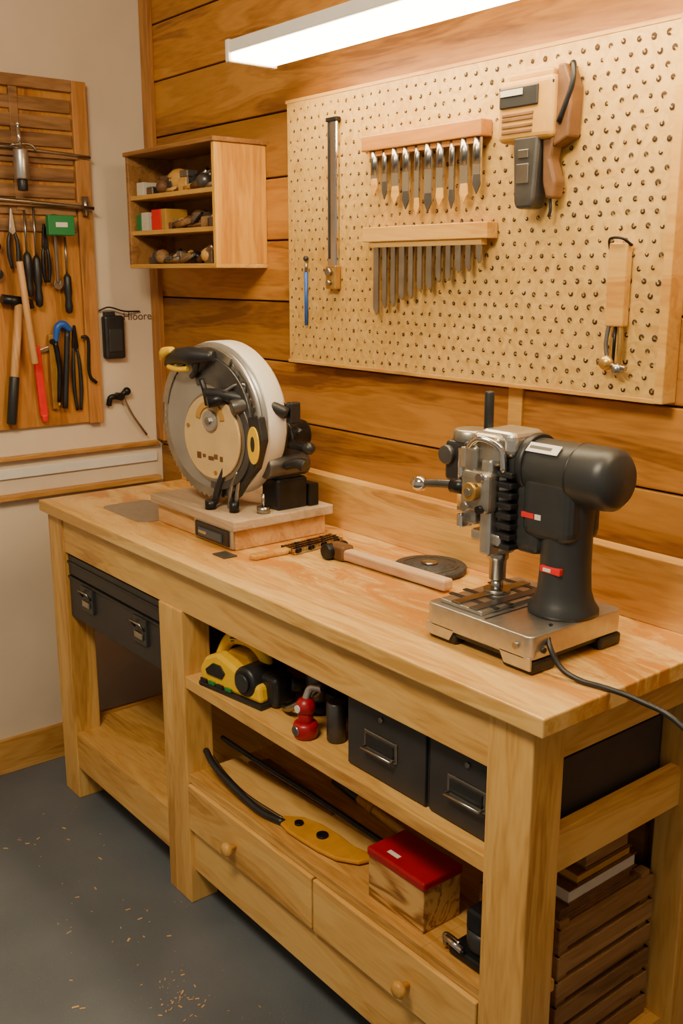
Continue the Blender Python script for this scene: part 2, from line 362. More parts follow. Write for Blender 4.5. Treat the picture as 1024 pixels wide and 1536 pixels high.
rack('chisel_rack',1.102,1.464,1.788,1.820,M_rack,[1.136+i*.0345 for i in range(n1)],lambda i:l1[i],lambda i:(.021,.015,.023)[i%3])
n2=12
rack('chisel_rack',1.107,1.488,1.595,1.627,M_rack2,[1.145+i*.0285 for i in range(n2)],lambda i:1.435+.105*i/11+(.006 if i%2 else 0),lambda i:.014 if i%3 else .017)
# nail gun
g=O('nail_gun',Matrix.Translation((.020,0,-.010)))
g.box(1.50,1.632,PY-.050,PY-.001,1.775,1.885,M_tan,.012)
g.box(1.508,1.60,PY-.054,PY-.049,1.835,1.87,M_black,.002); g.box(1.512,1.565,PY-.056,PY-.053,1.855,1.866,M_paper,.0005)
for zz in (1.790,1.800,1.812,1.820): g.box(1.514,1.600-(zz*997%1)*.02,PY-.052,PY-.049,zz,zz+.005,M_brown,.0005)
g.box(1.52,1.625,PY-.045,PY-.005,1.878,1.896,M_tan,.006); g.box(1.50,1.63,PY-.047,PY-.003,1.868,1.874,M_black,.001)
g.prism([(1.540,1.785),(1.546,1.668),(1.552,1.655),(1.588,1.655),(1.594,1.67),(1.602,1.785)],XZ(0,PY-.008,0),.04,M_gund,.006)
g.box(1.553,1.582,PY-.0505,PY-.047,1.70,1.735,M_steel,.001); g.box(1.556,1.58,PY-.0505,PY-.047,1.745,1.76,M_steel,.001)
g.prism([(1.602,1.78),(1.606,1.70),(1.615,1.672),(1.632,1.67),(1.636,1.70),(1.622,1.74),(1.63,1.78)],XZ(0,PY-.008,0),.03,M_brown,.005)
g.prism([(1.625,1.76),(1.66,1.775),(1.664,1.86),(1.645,1.90),(1.63,1.90)],XZ(0,PY-.002,0),.035,M_brown,.004)
g.tube([(1.64,PY-.04,1.80),(1.662,PY-.035,1.86),(1.66,PY-.03,1.895),(1.648,PY-.02,1.90)],.005,M_blackm)
g.tube([(1.612,PY-.02,1.672),(1.614,PY-.02,1.652),(1.61,PY-.02,1.64)],.003,M_black); g.done()
h=O('hanging_tongs'); h.box(1.770,1.808,PY-.020,PY-.001,1.435,1.580,M_rack2,.003)
h.tube([(1.765,PY-.01,1.570),(1.775,PY-.024,1.587),(1.80,PY-.024,1.587),(1.812,PY-.01,1.575)],.0025,M_blackm)
h.tube([(1.775,PY-.012,1.44),(1.772,PY-.014,1.40),(1.782,PY-.014,1.365)],.004,M_steel); h.tube([(1.80,PY-.012,1.44),(1.803,PY-.014,1.40),(1.80,PY-.014,1.36)],.005,M_brass)
h.tube([(1.789,PY-.012,1.44),(1.789,PY-.014,1.37)],.003,M_blackm)
h.ball((1.778,PY-.018,1.37),.015,M_brass,(1,.8,.9)); h.ball((1.802,PY-.018,1.36),.011,M_steel); h.cyl((1.76,PY-.018,1.37),(1.82,PY-.018,1.362),.005,M_steel); h.done()
# ------------------------------------------------------------------ lamp
l=O('strip_light')
l.box(.85,2.62,-.25,-.12,2.008,2.036,M_white,.004); l.box(.853,2.617,-.246,-.124,1.994,2.012,M_led,.004)
l.box(.838,.853,-.252,-.118,1.990,2.038,M_white,.003); l.box(2.617,2.632,-.252,-.118,1.990,2.038,M_white,.003)
for x in (1.8,2.4): l.box(x,x+.04,-.16,-.0005,2.03,2.044,M_white,.001); l.box(x,x+.04,-.006,-.0005,2.0,2.09,M_white,.001)
l.done()
# ------------------------------------------------------------------ cabinet
def clutter(o,x0,x1,y0,y1,z0,h,n,mats,sc=1):
    for i in range(n):
        m=random.choice(mats); u=x0+(x1-x0)*(i+.5)/n+random.uniform(-.006,.006); y=random.uniform(y0,y1); k=random.random(); hh=h*random.uniform(.35,1)
        s=.022*sc*random.uniform(.7,1.3)
        if k<.25: o.box(u-s,u+s,y-s*.8,y+s*.8,z0,z0+hh*.8,m,.003)
        elif k<.75:
            a=random.uniform(-.6,.6); r=.007*sc*random.uniform(.7,1.6); L=.04*sc
            lo=V((max(x0,u-L),y,z0+r)); hi=V((min(x1,u+L),y+L*a*.3,z0+r+random.uniform(0,hh*.7)))
            o.cyl(lo,hi,r,m,seg=10)
        else: o.ball((u,y,z0+hh*.5),hh*.5,m,(1.3,1,1),12)
cb=O('wall_cabinet',split=True)
x0,x1,y0=.150,.63,-.16
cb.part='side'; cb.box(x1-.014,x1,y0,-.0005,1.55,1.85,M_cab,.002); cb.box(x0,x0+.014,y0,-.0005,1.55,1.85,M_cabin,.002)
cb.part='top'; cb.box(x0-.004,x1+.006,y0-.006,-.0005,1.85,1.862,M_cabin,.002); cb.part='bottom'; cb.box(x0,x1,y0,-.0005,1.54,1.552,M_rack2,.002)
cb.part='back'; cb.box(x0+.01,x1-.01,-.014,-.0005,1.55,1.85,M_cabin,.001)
cb.part='shelf'
for z in (1.742,1.645): cb.box(x0+.01,x1-.012,y0+.006,-.01,z-.012,z,M_rack2,.001)
cb.done()
mx=[M_blackm,M_brown,M_steel,M_brown,M_cast,M_gund,M_crate,M_rack2]
st=O('assorted_hardware')
for z,hh in ((1.7425,.07),(1.6455,.066),(1.5525,.055)):
    clutter(st,.25,.57,-.11,-.06,z,hh,24,mx,sc=1.1)
    clutter(st,.25,.58,-.14,-.10,z,hh*.85,30,mx,sc=.8)
st.box(.185,.225,-.145,-.10,1.7425,1.778,M_paper,.001); st.box(.175,.200,-.145,-.08,1.6455,1.69,M_green,.001); st.box(.205,.245,-.145,-.08,1.6455,1.695,M_paper,.001); st.box(.275,.325,-.150,-.08,1.6455,1.70,M_redp,.001); st.box(.33,.355,-.150,-.08,1.6455,1.70,M_tan,.001)
st.done()
# ------------------------------------------------------------------ left wall tools
tp=O('tool_board')
tp.box(.001,.014,-.80,-.212,1.078,2.06,M_panel,.002)
tp.box(.014,.026,-.255,-.210,1.076,2.062,M_trim,.002)
for i in range(8):
    z=1.99-i*.047
    tp.box(.013,.023,-.80,-.26,z-.018,z+.018,M_slat,.002)
tp.box(.013,.028,-.80,-.255,2.03,2.062,M_slat,.002); tp.box(.013,.026,-.44,-.415,1.70,2.03,M_slat,.002)
tp.box(.014,.04,-.80,-.255,1.712,1.728,M_slat,.002); tp.box(.014,.035,-.80,-.25,1.846,1.858,M_slat,.002)
tp.tube([(.03,-.80,1.88),(.034,-.5,1.87),(.034,-.212,1.855)],.005,M_steel); tp.tube([(.045,-.8,1.735),(.045,-.5,1.727),(.045,-.215,1.712)],.006,M_steel)
tp.cyl((.034,-.235,1.69),(.034,-.235,1.745),.010,M_steel)
tp.done()
W=.03
t_=O('caulking_gun'); t_.cyl((W+.04,-.435,1.78),(W+.04,-.435,1.86),.020,M_silver,bev=.004); t_.cyl((W+.04,-.435,1.86),(W+.04,-.438,1.92),.006,M_chrome); t_.cyl((W+.04,-.435,1.75),(W+.04,-.435,1.78),.014,M_black,bev=.003); t_.tube([(W+.04,-.46,1.87),(W+.04,-.41,1.875),(W+.04,-.39,1.86)],.004,M_steel); t_.ball((W+.04,-.438,1.925),.008,M_chrome); t_.done()
def pliers(name,y,z,L,m1,m2,tilt=0,spread=.012,x=W,w=.006):
    M=Matrix.Translation((x,y,z))@Matrix.Rotation(tilt,4,'X')
    q=O(name,M)
    q.prism([(-.008,0),(-.010,-.02),(0,-.03),(.010,-.02),(.008,0),(.003,.045),(-.003,.045)],YZ(0,0,0),.010,m1,.002)
    q.cyl((0,0,-.012),(.013,0,-.012),.007,m1)
    q.tube([(.005,-.005,-.02),(.006,-spread,-L*.35),(.006,-spread*1.1,-L*.7),(.006,-spread*.6,-L)],w,m2,sub=5,radii=[w*.6,w,w*1.1,w*.8])
    q.tube([(.005,.005,-.02),(.006,spread,-L*.35),(.006,spread*1.1,-L*.7),(.006,spread*.6,-L)],w,m2,sub=5,radii=[w*.6,w,w*1.1,w*.8])
    return q.done()
def wrench(name,y,z,L,m,x=W,tilt=0,r=.013):
    M=Matrix.Translation((x,y,z))@Matrix.Rotation(tilt,4,'X'); q=O(name,M)
    q.lathe([(r*.55,0),(r,0),(r,.008),(r*.55,.008),(r*.55,0)],(0,0,0),(1,0,0),m,20,caps=False)
    q.prism([(-.005,-r*.8),(-.004,-L),(.004,-L),(.005,-r*.8)],YZ(0,0,0),.007,m,.0015)
    q.prism(arc(0,-L-.006,r*1.1,120,420,16)+[(.003,-L-.004),(-.003,-L-.004)],YZ(0,0,0),.008,m,.001)
    return q.done()
def screwdriver(name,y,z,L,mh,tilt=0,x=W):
    M=Matrix.Translation((x,y,z))@Matrix.Rotation(tilt,4,'X'); q=O(name,M)
    q.cyl((.01,0,0),(.01,0,-L*.5),.0035,M_steel,seg=10)
    q.lathe([(.006,0),(.011,.01),(.012,L*.25),(.009,L*.32),(.012,L*.42),(.010,L*.5),(.002,L*.52)],(.01,0,-L*.48),(0,0,-1),mh,14); return q.done()
pliers('pliers',-.462,1.66,.12,M_steel,M_black)
screwdriver('screwdriver',-.425,1.70,.24,M_black)
screwdriver('screwdriver',-.398,1.71,.28,M_black)
pliers('pliers',-.368,1.62,.12,M_blackm,M_blackm,spread=.008)
wrench('wrench',-.335,1.68,.18,M_steel)
screwdriver('screwdriver',-.308,1.63,.22,M_black)
wrench('wrench',-.51,1.60,.07,M_blackm)
s=O('parts_box'); s.box(W+.028,W+.05,-.372,-.292,1.632,1.688,M_green,.003); s.box(W+.049,W+.051,-.35,-.315,1.655,1.668,M_white,.0003); s.box(.02,W+.03,-.34,-.32,1.68,1.686,M_blackm,.001); s.done()
hm=O('claw_hammer',Matrix.Translation((W-.008,-.480,1.285))@Matrix.Rotation(math.radians(-8),4,'X'))
hm.cyl((.015,0,-.17),(.015,0,.16),.012,M_handlez,seg=12); hm.cyl((.015,0,-.19),(.015,0,-.05),.0145,M_black,seg=12,bev=.004); hm.cyl((.015,-.05,.165),(.015,.02,.165),.014,M_blackm); hm.tube([(.015,.01,.165),(.015,.03,.17),(.015,.04,.15)],.007,M_blackm); hm.done()
hm=O('mallet_handle',Matrix.Translation((W,-.445,1.40))@Matrix.Rotation(math.radians(5),4,'X')); hm.cyl((.035,0,-.13),(.035,0,.16),.010,M_handlez,seg=12,bev=.003); hm.done()
r_=O('red_marker',Matrix.Translation((W-.010,-.408,1.22))@Matrix.Rotation(math.radians(3),4,'X')); r_.box(-.002,.014,-.012,.012,-.11,.10,M_redp,.004); r_.box(0,.016,-.008,.008,-.125,-.105,M_redp,.003); r_.done()
q=O('sliding_bevel',Matrix.Translation((W-.010,-.362,1.25))); q.box(0,.012,-.012,.006,-.12,.10,M_brass,.002); q.box(0,.006,-.02,.025,.055,.067,M_steel,.001,M=Matrix.Rotation(.3,4,'X')); q.cyl((0,-.003,.08),(.02,-.003,.08),.008,M_blackm); q.box(-.001,.010,.006,.012,-.11,.09,M_yel,.001); q.done()
q=O('adjustable_pliers',Matrix.Translation((W-.010,-.325,1.25)))
q.tube([(.01,-.03,.07),(.012,-.02,.12),(.012,.0,.128),(.012,.02,.11)],.012,M_blue,radii=[.008,.011,.012,.009]); q.tube([(.012,-.03,.08),(.012,-.022,0),(.012,-.03,-.10)],.008,M_blackm,radii=[.009,.008,.006]); q.tube([(.012,.01,.11),(.012,.0,0),(.012,-.012,-.12)],.009,M_black); q.done()
pliers('pliers',-.288,1.33,.21,M_blackm,M_black,spread=.010,x=W-.014)
q=O('hook_tool',Matrix.Translation((W-.005,-.262,1.25))); q.tube([(.008,-.01,.09),(.01,.01,.08),(.01,.008,-.02),(.01,.03,-.05)],.005,M_blackm); q.done()
ph=O('stud_finder'); ph.box(0.001,.03,-.192,-.125,1.268,1.40,M_black,.008); ph.box(.028,.034,-.182,-.135,1.29,1.36,M_dkgrey,.003); ph.box(.001,.02,-.185,-.15,1.395,1.412,M_black,.003); ph.tube([(.01,-.2,1.415),(.02,-.17,1.425),(.02,-.12,1.412),(.005,-.06,1.41)],.0025,M_blackm); ph.done()
hk=O('c_clamp'); hk.tube([(.012,-.185,1.125),(.02,-.18,1.15),(.02,-.15,1.15),(.02,-.13,1.165)],.009,M_blackm); hk.tube([(.02,-.14,1.15),(.02,-.11,1.09),(.015,-.06,1.02)],.004,M_steel); hk.cyl((.001,-.15,1.15),(.03,-.15,1.15),.012,M_blackm); hk.ball((.02,-.125,1.165),.013,M_blackm); hk.done()
tx=bpy.data.curves.new('wall_lettering','FONT'); tx.body='Hioore'; tx.size=.034; tx.extrude=.0004; tx.materials.append(M_brown)
to=bpy.data.objects.new('wall_lettering',tx); bpy.context.collection.objects.link(to); to.location=(.001,-.116,1.384); to.rotation_euler=(math.pi/2,0,math.pi/2)
# ------------------------------------------------------------------ mitre saw
Zt=.9005
ms=O('mitre_saw')
ms.box(.635,1.005,-.362,-.10,Zt,.948,M_sawb,.003)
ms.box(.62,1.018,-.375,-.085,.950,.974,M_sawt,.003); ms.box(.64,1.0,-.36,-.10,.944,.954,M_black,.001)
ms.box(.83,1.0,-.370,-.355,Zt+.002,.950,M_silver,.003); ms.box(.84,.99,-.374,-.366,Zt+.006,.946,M_black,.003); ms.box(.86,.965,-.378,-.372,Zt+.012,.934,M_bluedk,.003); ms.box(.865,.90,-.380,-.377,Zt+.020,.928,M_silver,.001)
ms.M=Matrix.Translation((.824,-.262,1.182))@Matrix.Rotation(math.radians(9),4,'Z')@Matrix.Scale(1.04,4)
A=ms
A.lathe([(.168,0),(.178,.004),(.181,.012),(.181,.055),(.172,.068),(.12,.072),(.001,.072)],(0,-.04,0),(0,1,0),M_white,64)
A.lathe([(.001,0),(.160,0),(.175,.004),(.179,.012)],(0,-.050,0),(0,1,0),M_greyp,64,caps=False)
A.lathe([(.155,0),(.155,-.004),(.174,-.004),(.174,0)],(0,-.051,0),(0,1,0),M_silver,64,caps=False)
pts=[]
for k in range(60):
    a=2*math.pi*k/60; pts+= [(.158*math.cos(a),.158*math.sin(a)),(.165*math.cos(a+.06),.165*math.sin(a+.06))]
A.prism(pts,XZ(0,-.054,-.018),.003,M_steel,0)
A.prism(disc(.150,56),XZ(0,-.055,-.008),.003,M_greyp,.001)
A.prism(arc(0,0,.150,4,112,18)+arc(0,0,.085,112,4,12),XZ(0,-.056,0),.008,M_gund,.002)
A.prism(arc(0,0,.170,60,170,20)+arc(0,0,.150,170,60,16),XZ(0,-.054,0),.006,M_cast,.001)
A.prism(arc(.030,-.035,.122,-100,50,24)+arc(.030,-.035,.104,50,-100,20),XZ(0,-.059,0),.008,M_gund,.002)
A.prism(disc(.106,48),XZ(.026,-.058,-.035),.008,M_steel,.002)
A.prism(disc(.097,48),XZ(.023,-.065,-.035),.007,M_cream,.003)
A.prism(arc(.023,-.0,.05,10,170,16)+arc(.023,0,.035,170,10,12),XZ(0,-.072,.0),.004,M_tan,.001)
A.prism(disc(.024,24),XZ(.026,-.072,.004),.008,M_greyp,.002); A.prism(disc(.009,6),XZ(.026,-.080,.004),.006,M_steel,.0005)
for a in (70,165,280): A.prism(disc(.005,10),XZ(.023+.082*math.cos(math.radians(a)),-.071,-.035+.082*math.sin(math.radians(a))),.004,M_brass,.0005)
for i,w_ in enumerate((.014,.010,.018,.012,.010)): A.box(-.027+i*.02,-.027+i*.02+w_,-.0735,-.0715,-.088+(i%2)*.004,-.073-(i%3)*.003,M_brown,.0004)
A.tube([(-.12,-.075,.125),(-.075,-.088,.145),(-.02,-.088,.150),(.04,-.07,.15)],.016,M_black,radii=[.010,.017,.021,.012],seg=12)
A.tube([(-.140,-.076,.135),(-.11,-.092,.153),(-.075,-.096,.160)],.01,M_yel,radii=[.007,.012,.008],seg=10)
A.tube([(-.10,-.09,.120),(-.06,-.095,.117),(-.03,-.09,.12)],.006,M_yel)
A.tube([(-.0,-.085,.145),(-.015,-.08,.115),(-.04,-.07,.10)],.007,M_black)
A.M=Matrix.Translation((.018,0,.010))
A.tube([(.850,-.350,1.245),(.90,-.32,1.24),(.96,-.27,1.225),(1.0,-.22,1.20)],.014,M_black,radii=[.011,.015,.016,.014],seg=12)
A.tube([(.838,-.352,1.275),(.850,-.350,1.248),(.852,-.345,1.215)],.007,M_blackm)
A.cyl((.875,-.36,1.225),(.895,-.31,1.235),.014,M_blackm); A.cyl((.93,-.33,1.215),(.95,-.27,1.225),.018,M_gund,bev=.003)
A.tube([(.90,-.33,1.25),(.93,-.30,1.268),(.97,-.26,1.245)],.005,M_steel)
A.M=Matrix()
A.box(.925,.995,-.235,-.145,.974,1.05,M_blackm,.008); A.box(.93,.985,-.225,-.155,1.04,1.16,M_black,.01)
A.cyl((.958,-.275,1.147),(.958,-.13,1.147),.036,M_blackm,bev=.005)
for i in range(5): A.lathe([(.036,0),(.039,.001),(.039,.006),(.036,.007)],(.958,-.265+i*.018,1.147),(0,1,0),M_dkgrey,24)
A.cyl((.975,-.26,1.08),(.975,-.14,1.08),.028,M_gund,bev=.005)
A.M=Matrix.Translation((.018,0,0))
A.prism([(.955,1.205),(1.0,1.21),(1.015,1.155),(.985,1.085),(.937,1.045),(.90,1.005),(.868,.985),(.880,1.03),(.925,1.09),(.953,1.145)],XZ(0,-.283,0),.022,M_black,.004)
A.prism([(.985+p_[0]*.52,1.142+p_[1]) for p_ in disc(.044,28)],XZ(0,-.305,0),.004,M_yel,.001)
A.prism([(.985+p_[0]*.26,1.145+p_[1]*.6) for p_ in disc(.03,18)],XZ(0,-.309,0),.0015,M_black,.0003)
A.tube([(.99,-.22,1.085),(1.02,-.21,1.095),(1.04,-.2,1.09)],.016,M_black,radii=[.010,.012,.016],seg=12)
A.cyl((.985,-.2,1.135),(1.035,-.19,1.13),.011,M_blackm,bev=.003); A.ball((1.042,-.19,1.13),.015,M_black)
A.box(.985,1.005,-.215,-.185,1.185,1.235,M_black,.004); A.cyl((1.0,-.2,1.17),(1.03,-.2,1.165),.009,M_blackm)
A.tube([(.845,-.33,.985),(.86,-.325,1.03),(.885,-.315,1.09)],.009,M_black); A.tube([(.91,-.31,.98),(.915,-.305,1.04),(.935,-.30,1.10)],.006,M_steel); A.tube([(.895,-.32,.98),(.90,-.315,1.03),(.92,-.31,1.07)],.005,M_steel)
A.M=Matrix()
A.cyl((.935,-.32,.974),(.935,-.32,1.0),.012,M_blackm); A.cyl((.985,-.27,.974),(.985,-.27,.990),.016,M_steel); A.cyl((.985,-.27,.990),(.985,-.27,1.02),.004,M_steel); A.cyl((.87,-.345,.974),(.87,-.345,.995),.014,M_blackm)
A.box(.86,1.0,-.145,-.115,.974,1.03,M_blackm,.004)
A.tube([(.945,-.2,1.19),(.955,-.23,1.24),(.99,-.22,1.235),(1.0,-.2,1.20)],.006,M_blackm)
A.done()
pl=O('metal_cutting_plate'); pl.prism(rrect(.24,.15,.03,4,.51,-.335),XY(0,0,Zt),.0015,M_silver,0); pl.done()
pl=O('steel_shim'); pl.box(.995,1.045,-.42,-.385,Zt,Zt+.003,M_gund,.0005); pl.done()
# ------------------------------------------------------------------ drill press
D=O('drill_press')
D.prism(rrect(.24,.238,.012,4,1.803,-.282),XY(0,0,.925),.04,M_silver,.003)
D.prism(rrect(.225,.222,.012,4,1.803,-.282),XY(0,0,.915),.012,M_black,.001)
for x in (1.715,1.888):
    for y in (-.37,-.195): D.box(x-.030,x+.036,y-.026,y+.033,Zt,.922,M_black,.005)
for (xa,xb) in ((1.683,1.752),(1.855,1.923)):
    D.prism([(xa,.93),(xb,.93),(xb-.012 if xa<1.8 else xb,.908),(xa if xa<1.8 else xa+.012,.908)],XZ(0,-.396,0),.005,M_silver,.001)
D.box(1.70,1.80,-.385,-.19,.965,.972,M_silver,.002); 
for y in (-.35,-.315,-.25,-.215): D.box(1.692,1.805,y-.005,y+.005,.971,.9735,M_black,.0005)
D.box(1.728,1.748,-.385,-.20,.9715,.975,M_steel,.001); D.box(1.77,1.79,-.385,-.20,.9715,.974,M_gund,.001)
D.box(1.812,1.816,-.39,-.18,.9645,.9655,M_black,.0)
D.cyl((1.92,-.37,.938),(1.9265,-.37,.938),.005,M_black,seg=12)
D.cyl((1.893,-.399,.945),(1.893,-.405,.945),.006,M_steel,seg=12)
cx,cy=1.868,-.255
D.lathe([(.060,0),(.060,.008),(.052,.020),(.0455,.040),(.043,.08),(.043,.14),(.046,.19),(.047,.24)],(cx,cy,.9655),(0,0,1),M_dkgrey,36)
D.box(1.80,1.908,-.303,-.209,1.09,1.21,M_dkgrey,.022)
D.box(1.775,1.84,-.297,-.216,1.06,1.19,M_dkgrey,.018)
D.lathe([(.03,0),(.046,.006),(.050,.02),(.050,.14),(.052,.15),(.052,.20),(.050,.214),(.040,.224),(.001,.228)],(1.745,cy,1.207),(1,0,0),M_dkgrey,48)
D.lathe([(.0525,0),(.0532,.0015),(.0525,.003)],(1.893,cy,1.207),(1,0,0),M_black,40,caps=False)
Ml=Matrix.Translation((1.835,-.289,1.2455))@Matrix.Rotation(math.radians(42),4,'X')
D.box(-.036,.036,-.010,.010,0,.0015,M_white,.0005,M=Ml); D.box(-.026,.02,-.003,.003,.0015,.002,M_gund,.0,M=Ml)
D.box(1.850,1.892,-.3005,-.290,1.040,1.052,M_redp,.002); D.box(1.858,1.874,-.302,-.30,1.043,1.049,M_white,.0002)
D.box(1.808,1.835,-.3045,-.300,1.128,1.137,M_redp,.0005); D.box(1.837,1.85,-.3045,-.300,1.128,1.137,M_white,.0005)
hx,hy=1.738,-.28
D.box(1.700,1.772,-.325,-.235,1.205,1.262,M_cast,.014); D.box(1.708,1.79,-.312,-.225,1.222,1.268,M_silver,.014)
D.lathe([(.052,0),(.054,.003),(.054,.012),(.052,.015)],(1.79,cy,1.210),(1,0,0),M_black,40)
D.tube([(1.705,-.33,1.235),(1.735,-.335,1.255),(1.77,-.32,1.24),(1.775,-.315,1.20)],.006,M_chrome)
D.lathe([(.030,0),(.036,.01),(.036,.12),(.030,.13)],(hx,hy,1.085),(0,0,1),M_cast,28)
D.box(1.698,1.728,-.335,-.26,1.10,1.24,M_cast,.008); D.box(1.735,1.76,-.33,-.30,1.05,1.22,M_silver,.006)
D.box(1.70,1.765,-.345,-.31,1.125,1.20,M_cast,.012)
for z in (1.065,1.083,1.101,1.119,1.137,1.155,1.173,1.191): D.box(1.76,1.795,-.318,-.24,z,z+.010,M_black,.002)
D.cyl((1.735,-.358,1.165),(1.735,-.32,1.165),.016,M_brass,bev=.002); D.cyl((1.735,-.362,1.165),(1.735,-.35,1.165),.007,M_steel); D.cyl((1.75,-.35,1.19),(1.75,-.32,1.19),.008,M_steel); D.cyl((1.718,-.352,1.135),(1.718,-.32,1.135),.008,M_steel); D.cyl((1.752,-.352,1.135),(1.752,-.32,1.135),.007,M_blackm)
D.lathe([(.028,0),(.032,.008),(.030,.03),(.024,.04)],(hx,hy,1.05),(0,0,1),M_cast,24); D.box(1.705,1.775,-.32,-.25,1.068,1.09,M_silver,.006)
D.lathe([(.010,0),(.015,.006),(.0155,.04),(.019,.043),(.019,.055),(.012,.058)],(hx,hy,.992),(0,0,1),M_steel,20)
D.cyl((hx,hy,.9735),(hx,hy,.995),.011,M_steel); D.cyl((hx,hy,.973),(hx,hy,.979),.024,M_steel)
D.box(1.60,1.66,-.285,-.215,1.155,1.232,M_black,.01); D.box(1.65,1.71,-.29,-.22,1.165,1.235,M_dkgrey,.008); D.lathe([(.03,0),(.033,.004),(.033,.02),(.028,.024)],(1.635,-.25,1.228),(0,0,1),M_cast,24)
D.cyl((1.612,-.295,1.205),(1.612,-.28,1.205),.018,M_gund,bev=.003)
D.box(1.655,1.672,-.305,-.28,1.11,1.22,M_steel,.003); D.cyl((1.663,-.30,1.12),(1.663,-.30,1.225),.008,M_chrome)
D.tube([(1.715,-.32,1.16),(1.67,-.335,1.165),(1.62,-.345,1.160),(1.61,-.347,1.158)],.0055,M_gund,radii=[.010,.008,.007,.006],seg=12)
D.ball((1.603,-.348,1.157),.0145,M_chrome,(1.2,1,1)); D.cyl((1.70,-.325,1.162),(1.67,-.332,1.163),.013,M_blackm)
D.cyl((1.70,-.275,1.24),(1.70,-.275,1.328),.0085,M_black,bev=.003,seg=16); D.cyl((1.70,-.275,1.225),(1.70,-.275,1.25),.012,M_steel)
D.box(1.69,1.705,-.335,-.315,1.20,1.235,M_chrome,.003); D.box(1.70,1.712,-.35,-.32,1.095,1.12,M_chrome,.003)
D.tube([(1.90,-.325,.963),(1.925,-.36,.95),(1.955,-.365,.918),(1.99,-.36,.906),(2.035,-.352,.9055),(2.09,-.345,.902),(2.16,-.339,.885),(2.26,-.33,.80),(2.32,-.30,.55),(2.33,-.2,.1),(2.34,-.1,.006),(2.45,-.05,.006)],.0046,M_black,seg=10); D.done()
# ------------------------------------------------------------------ bench top items
gd=O('grinding_disc'); G=(1.402,-.124)
gd.lathe([(.018,0),(.077,0),(.080,.003),(.080,.012),(.077,.015),(.04,.015),(.038,.018),(.018,.018)],(G[0],G[1],Zt),(0,0,1),M_slate,48)
gd.lathe([(.008,0),(.016,0),(.018,.003),(.008,.004)],(G[0],G[1],Zt+.018),(0,0,1),M_steel,24)
gd.lathe([(.060,0),(.062,.001),(.060,.001)],(G[0],G[1],Zt+.0150),(0,0,1),M_steel,48,caps=False); gd.done()
hm=O('hammer',Matrix.Translation((1.19,-.215,Zt))@Matrix.Rotation(math.radians(3),4,'Z'))
hm.box(.03,.345,-.014,.014,.004,.028,M_handle,.005)
hm.box(-.015,.045,-.018,.018,0.0,.036,M_brown,.008); hm.cyl((0,-.032,.018),(0,.03,.018),.018,M_blackm,bev=.004); hm.done()
kn=O('wire_brush'); kn.prism([(-.014,-.085),(.0,-.095),(.014,-.085),(.016,0),(.008,.012),(-.010,.012)],XY(1.088,-.285,Zt),.012,M_rack2,.004)
for i in range(16):
    y=-.275+i*.0100
    for j in range(4):
        kn.prism([(-.006,-.0046),(.006,-.0046),(0,.0052)],XY(1.074+j*.0145-i*.0010,y,Zt+.004),.010,M_chrome if (i+j)%4 else M_blackm,0)
kn.box(-.028,.028,0,.158,0,.0045,M_steel,.001,M=Matrix.Translation((1.092,-.28,Zt))@Matrix.Rotation(.10,4,'Z')); kn.done()
# ------------------------------------------------------------------ upper shelf items
SZ=.6055
ys=O('circular_saw')
ys.M=Matrix.Translation((1.122,-.412,SZ))@Matrix.Rotation(math.radians(8),4,'Z')@Matrix.Scale(1.02,4)
ys.box(-.11,.10,-.055,.05,0,.012,M_black,.004)
ys.prism([(-.105,.01),(-.11,.04),(-.09,.072),(-.05,.09),(-.01,.078),(.05,.055),(.09,.05),(.095,.012)],XZ(0,-.015,0),.035,M_yel,.008)
ys.prism([(-.085,.045),(-.06,.065),(-.035,.065),(-.02,.05),(-.03,.035),(-.08,.035)],XZ(0,-.048,0),.006,M_black,.001)
ys.prism([(-.09,.01),(-.10,.05),(-.06,.085),(.0,.085),(.03,.05),(.03,.01)],XZ(0,.045,0),.05,M_yel,.008)
ys.tube([(-.095,.0,.06),(-.06,.005,.108),(.0,.01,.115),(.045,.01,.09),(.05,.01,.05)],.013,M_yel,radii=[.012,.016,.016,.015,.012],seg=12)
ys.tube([(-.05,.005,.112),(-.015,.008,.122),(.02,.01,.112)],.015,M_black,seg=12)
ys.cyl((.045,.05,.05),(.045,-.055,.05),.034,M_black,bev=.008,seg=28); ys.cyl((.045,-.055,.05),(.045,-.062,.05),.02,M_dkgrey)
for i in range(4): ys.box(-.10+.028*i,-.080+.028*i,-.057,-.052,.014,.022,M_green if i%2 else M_black,.001)
ys.box(.06,.12,-.03,.03,.0,.07,M_black,.012); ys.done()
dr=O('router_tool'); dr.cyl((1.295,-.34,SZ),(1.295,-.34,SZ+.02),.042,M_blackm); dr.cyl((1.295,-.34,SZ+.02),(1.295,-.34,SZ+.10),.032,M_gund,bev=.008); dr.cyl((1.27,-.36,SZ+.05),(1.255,-.39,SZ+.055),.014,M_black,bev=.004); dr.cyl((1.31,-.36,SZ+.06),(1.335,-.385,SZ+.065),.013,M_silver,bev=.004); dr.tube([(1.295,-.34,SZ+.10),(1.31,-.33,SZ+.13),(1.36,-.33,SZ+.1),(1.38,-.34,SZ+.07)],.007,M_blackm); dr.box(1.33,1.37,-.36,-.30,SZ,SZ+.06,M_blackm,.008); dr.tube([(1.255,-.41,SZ+.01),(1.29,-.42,SZ+.02),(1.33,-.41,SZ+.05),(1.345,-.38,SZ+.08)],.008,M_steel); dr.done()
rk=O('red_trigger_sprayer'); X,Y=1.385,-.448
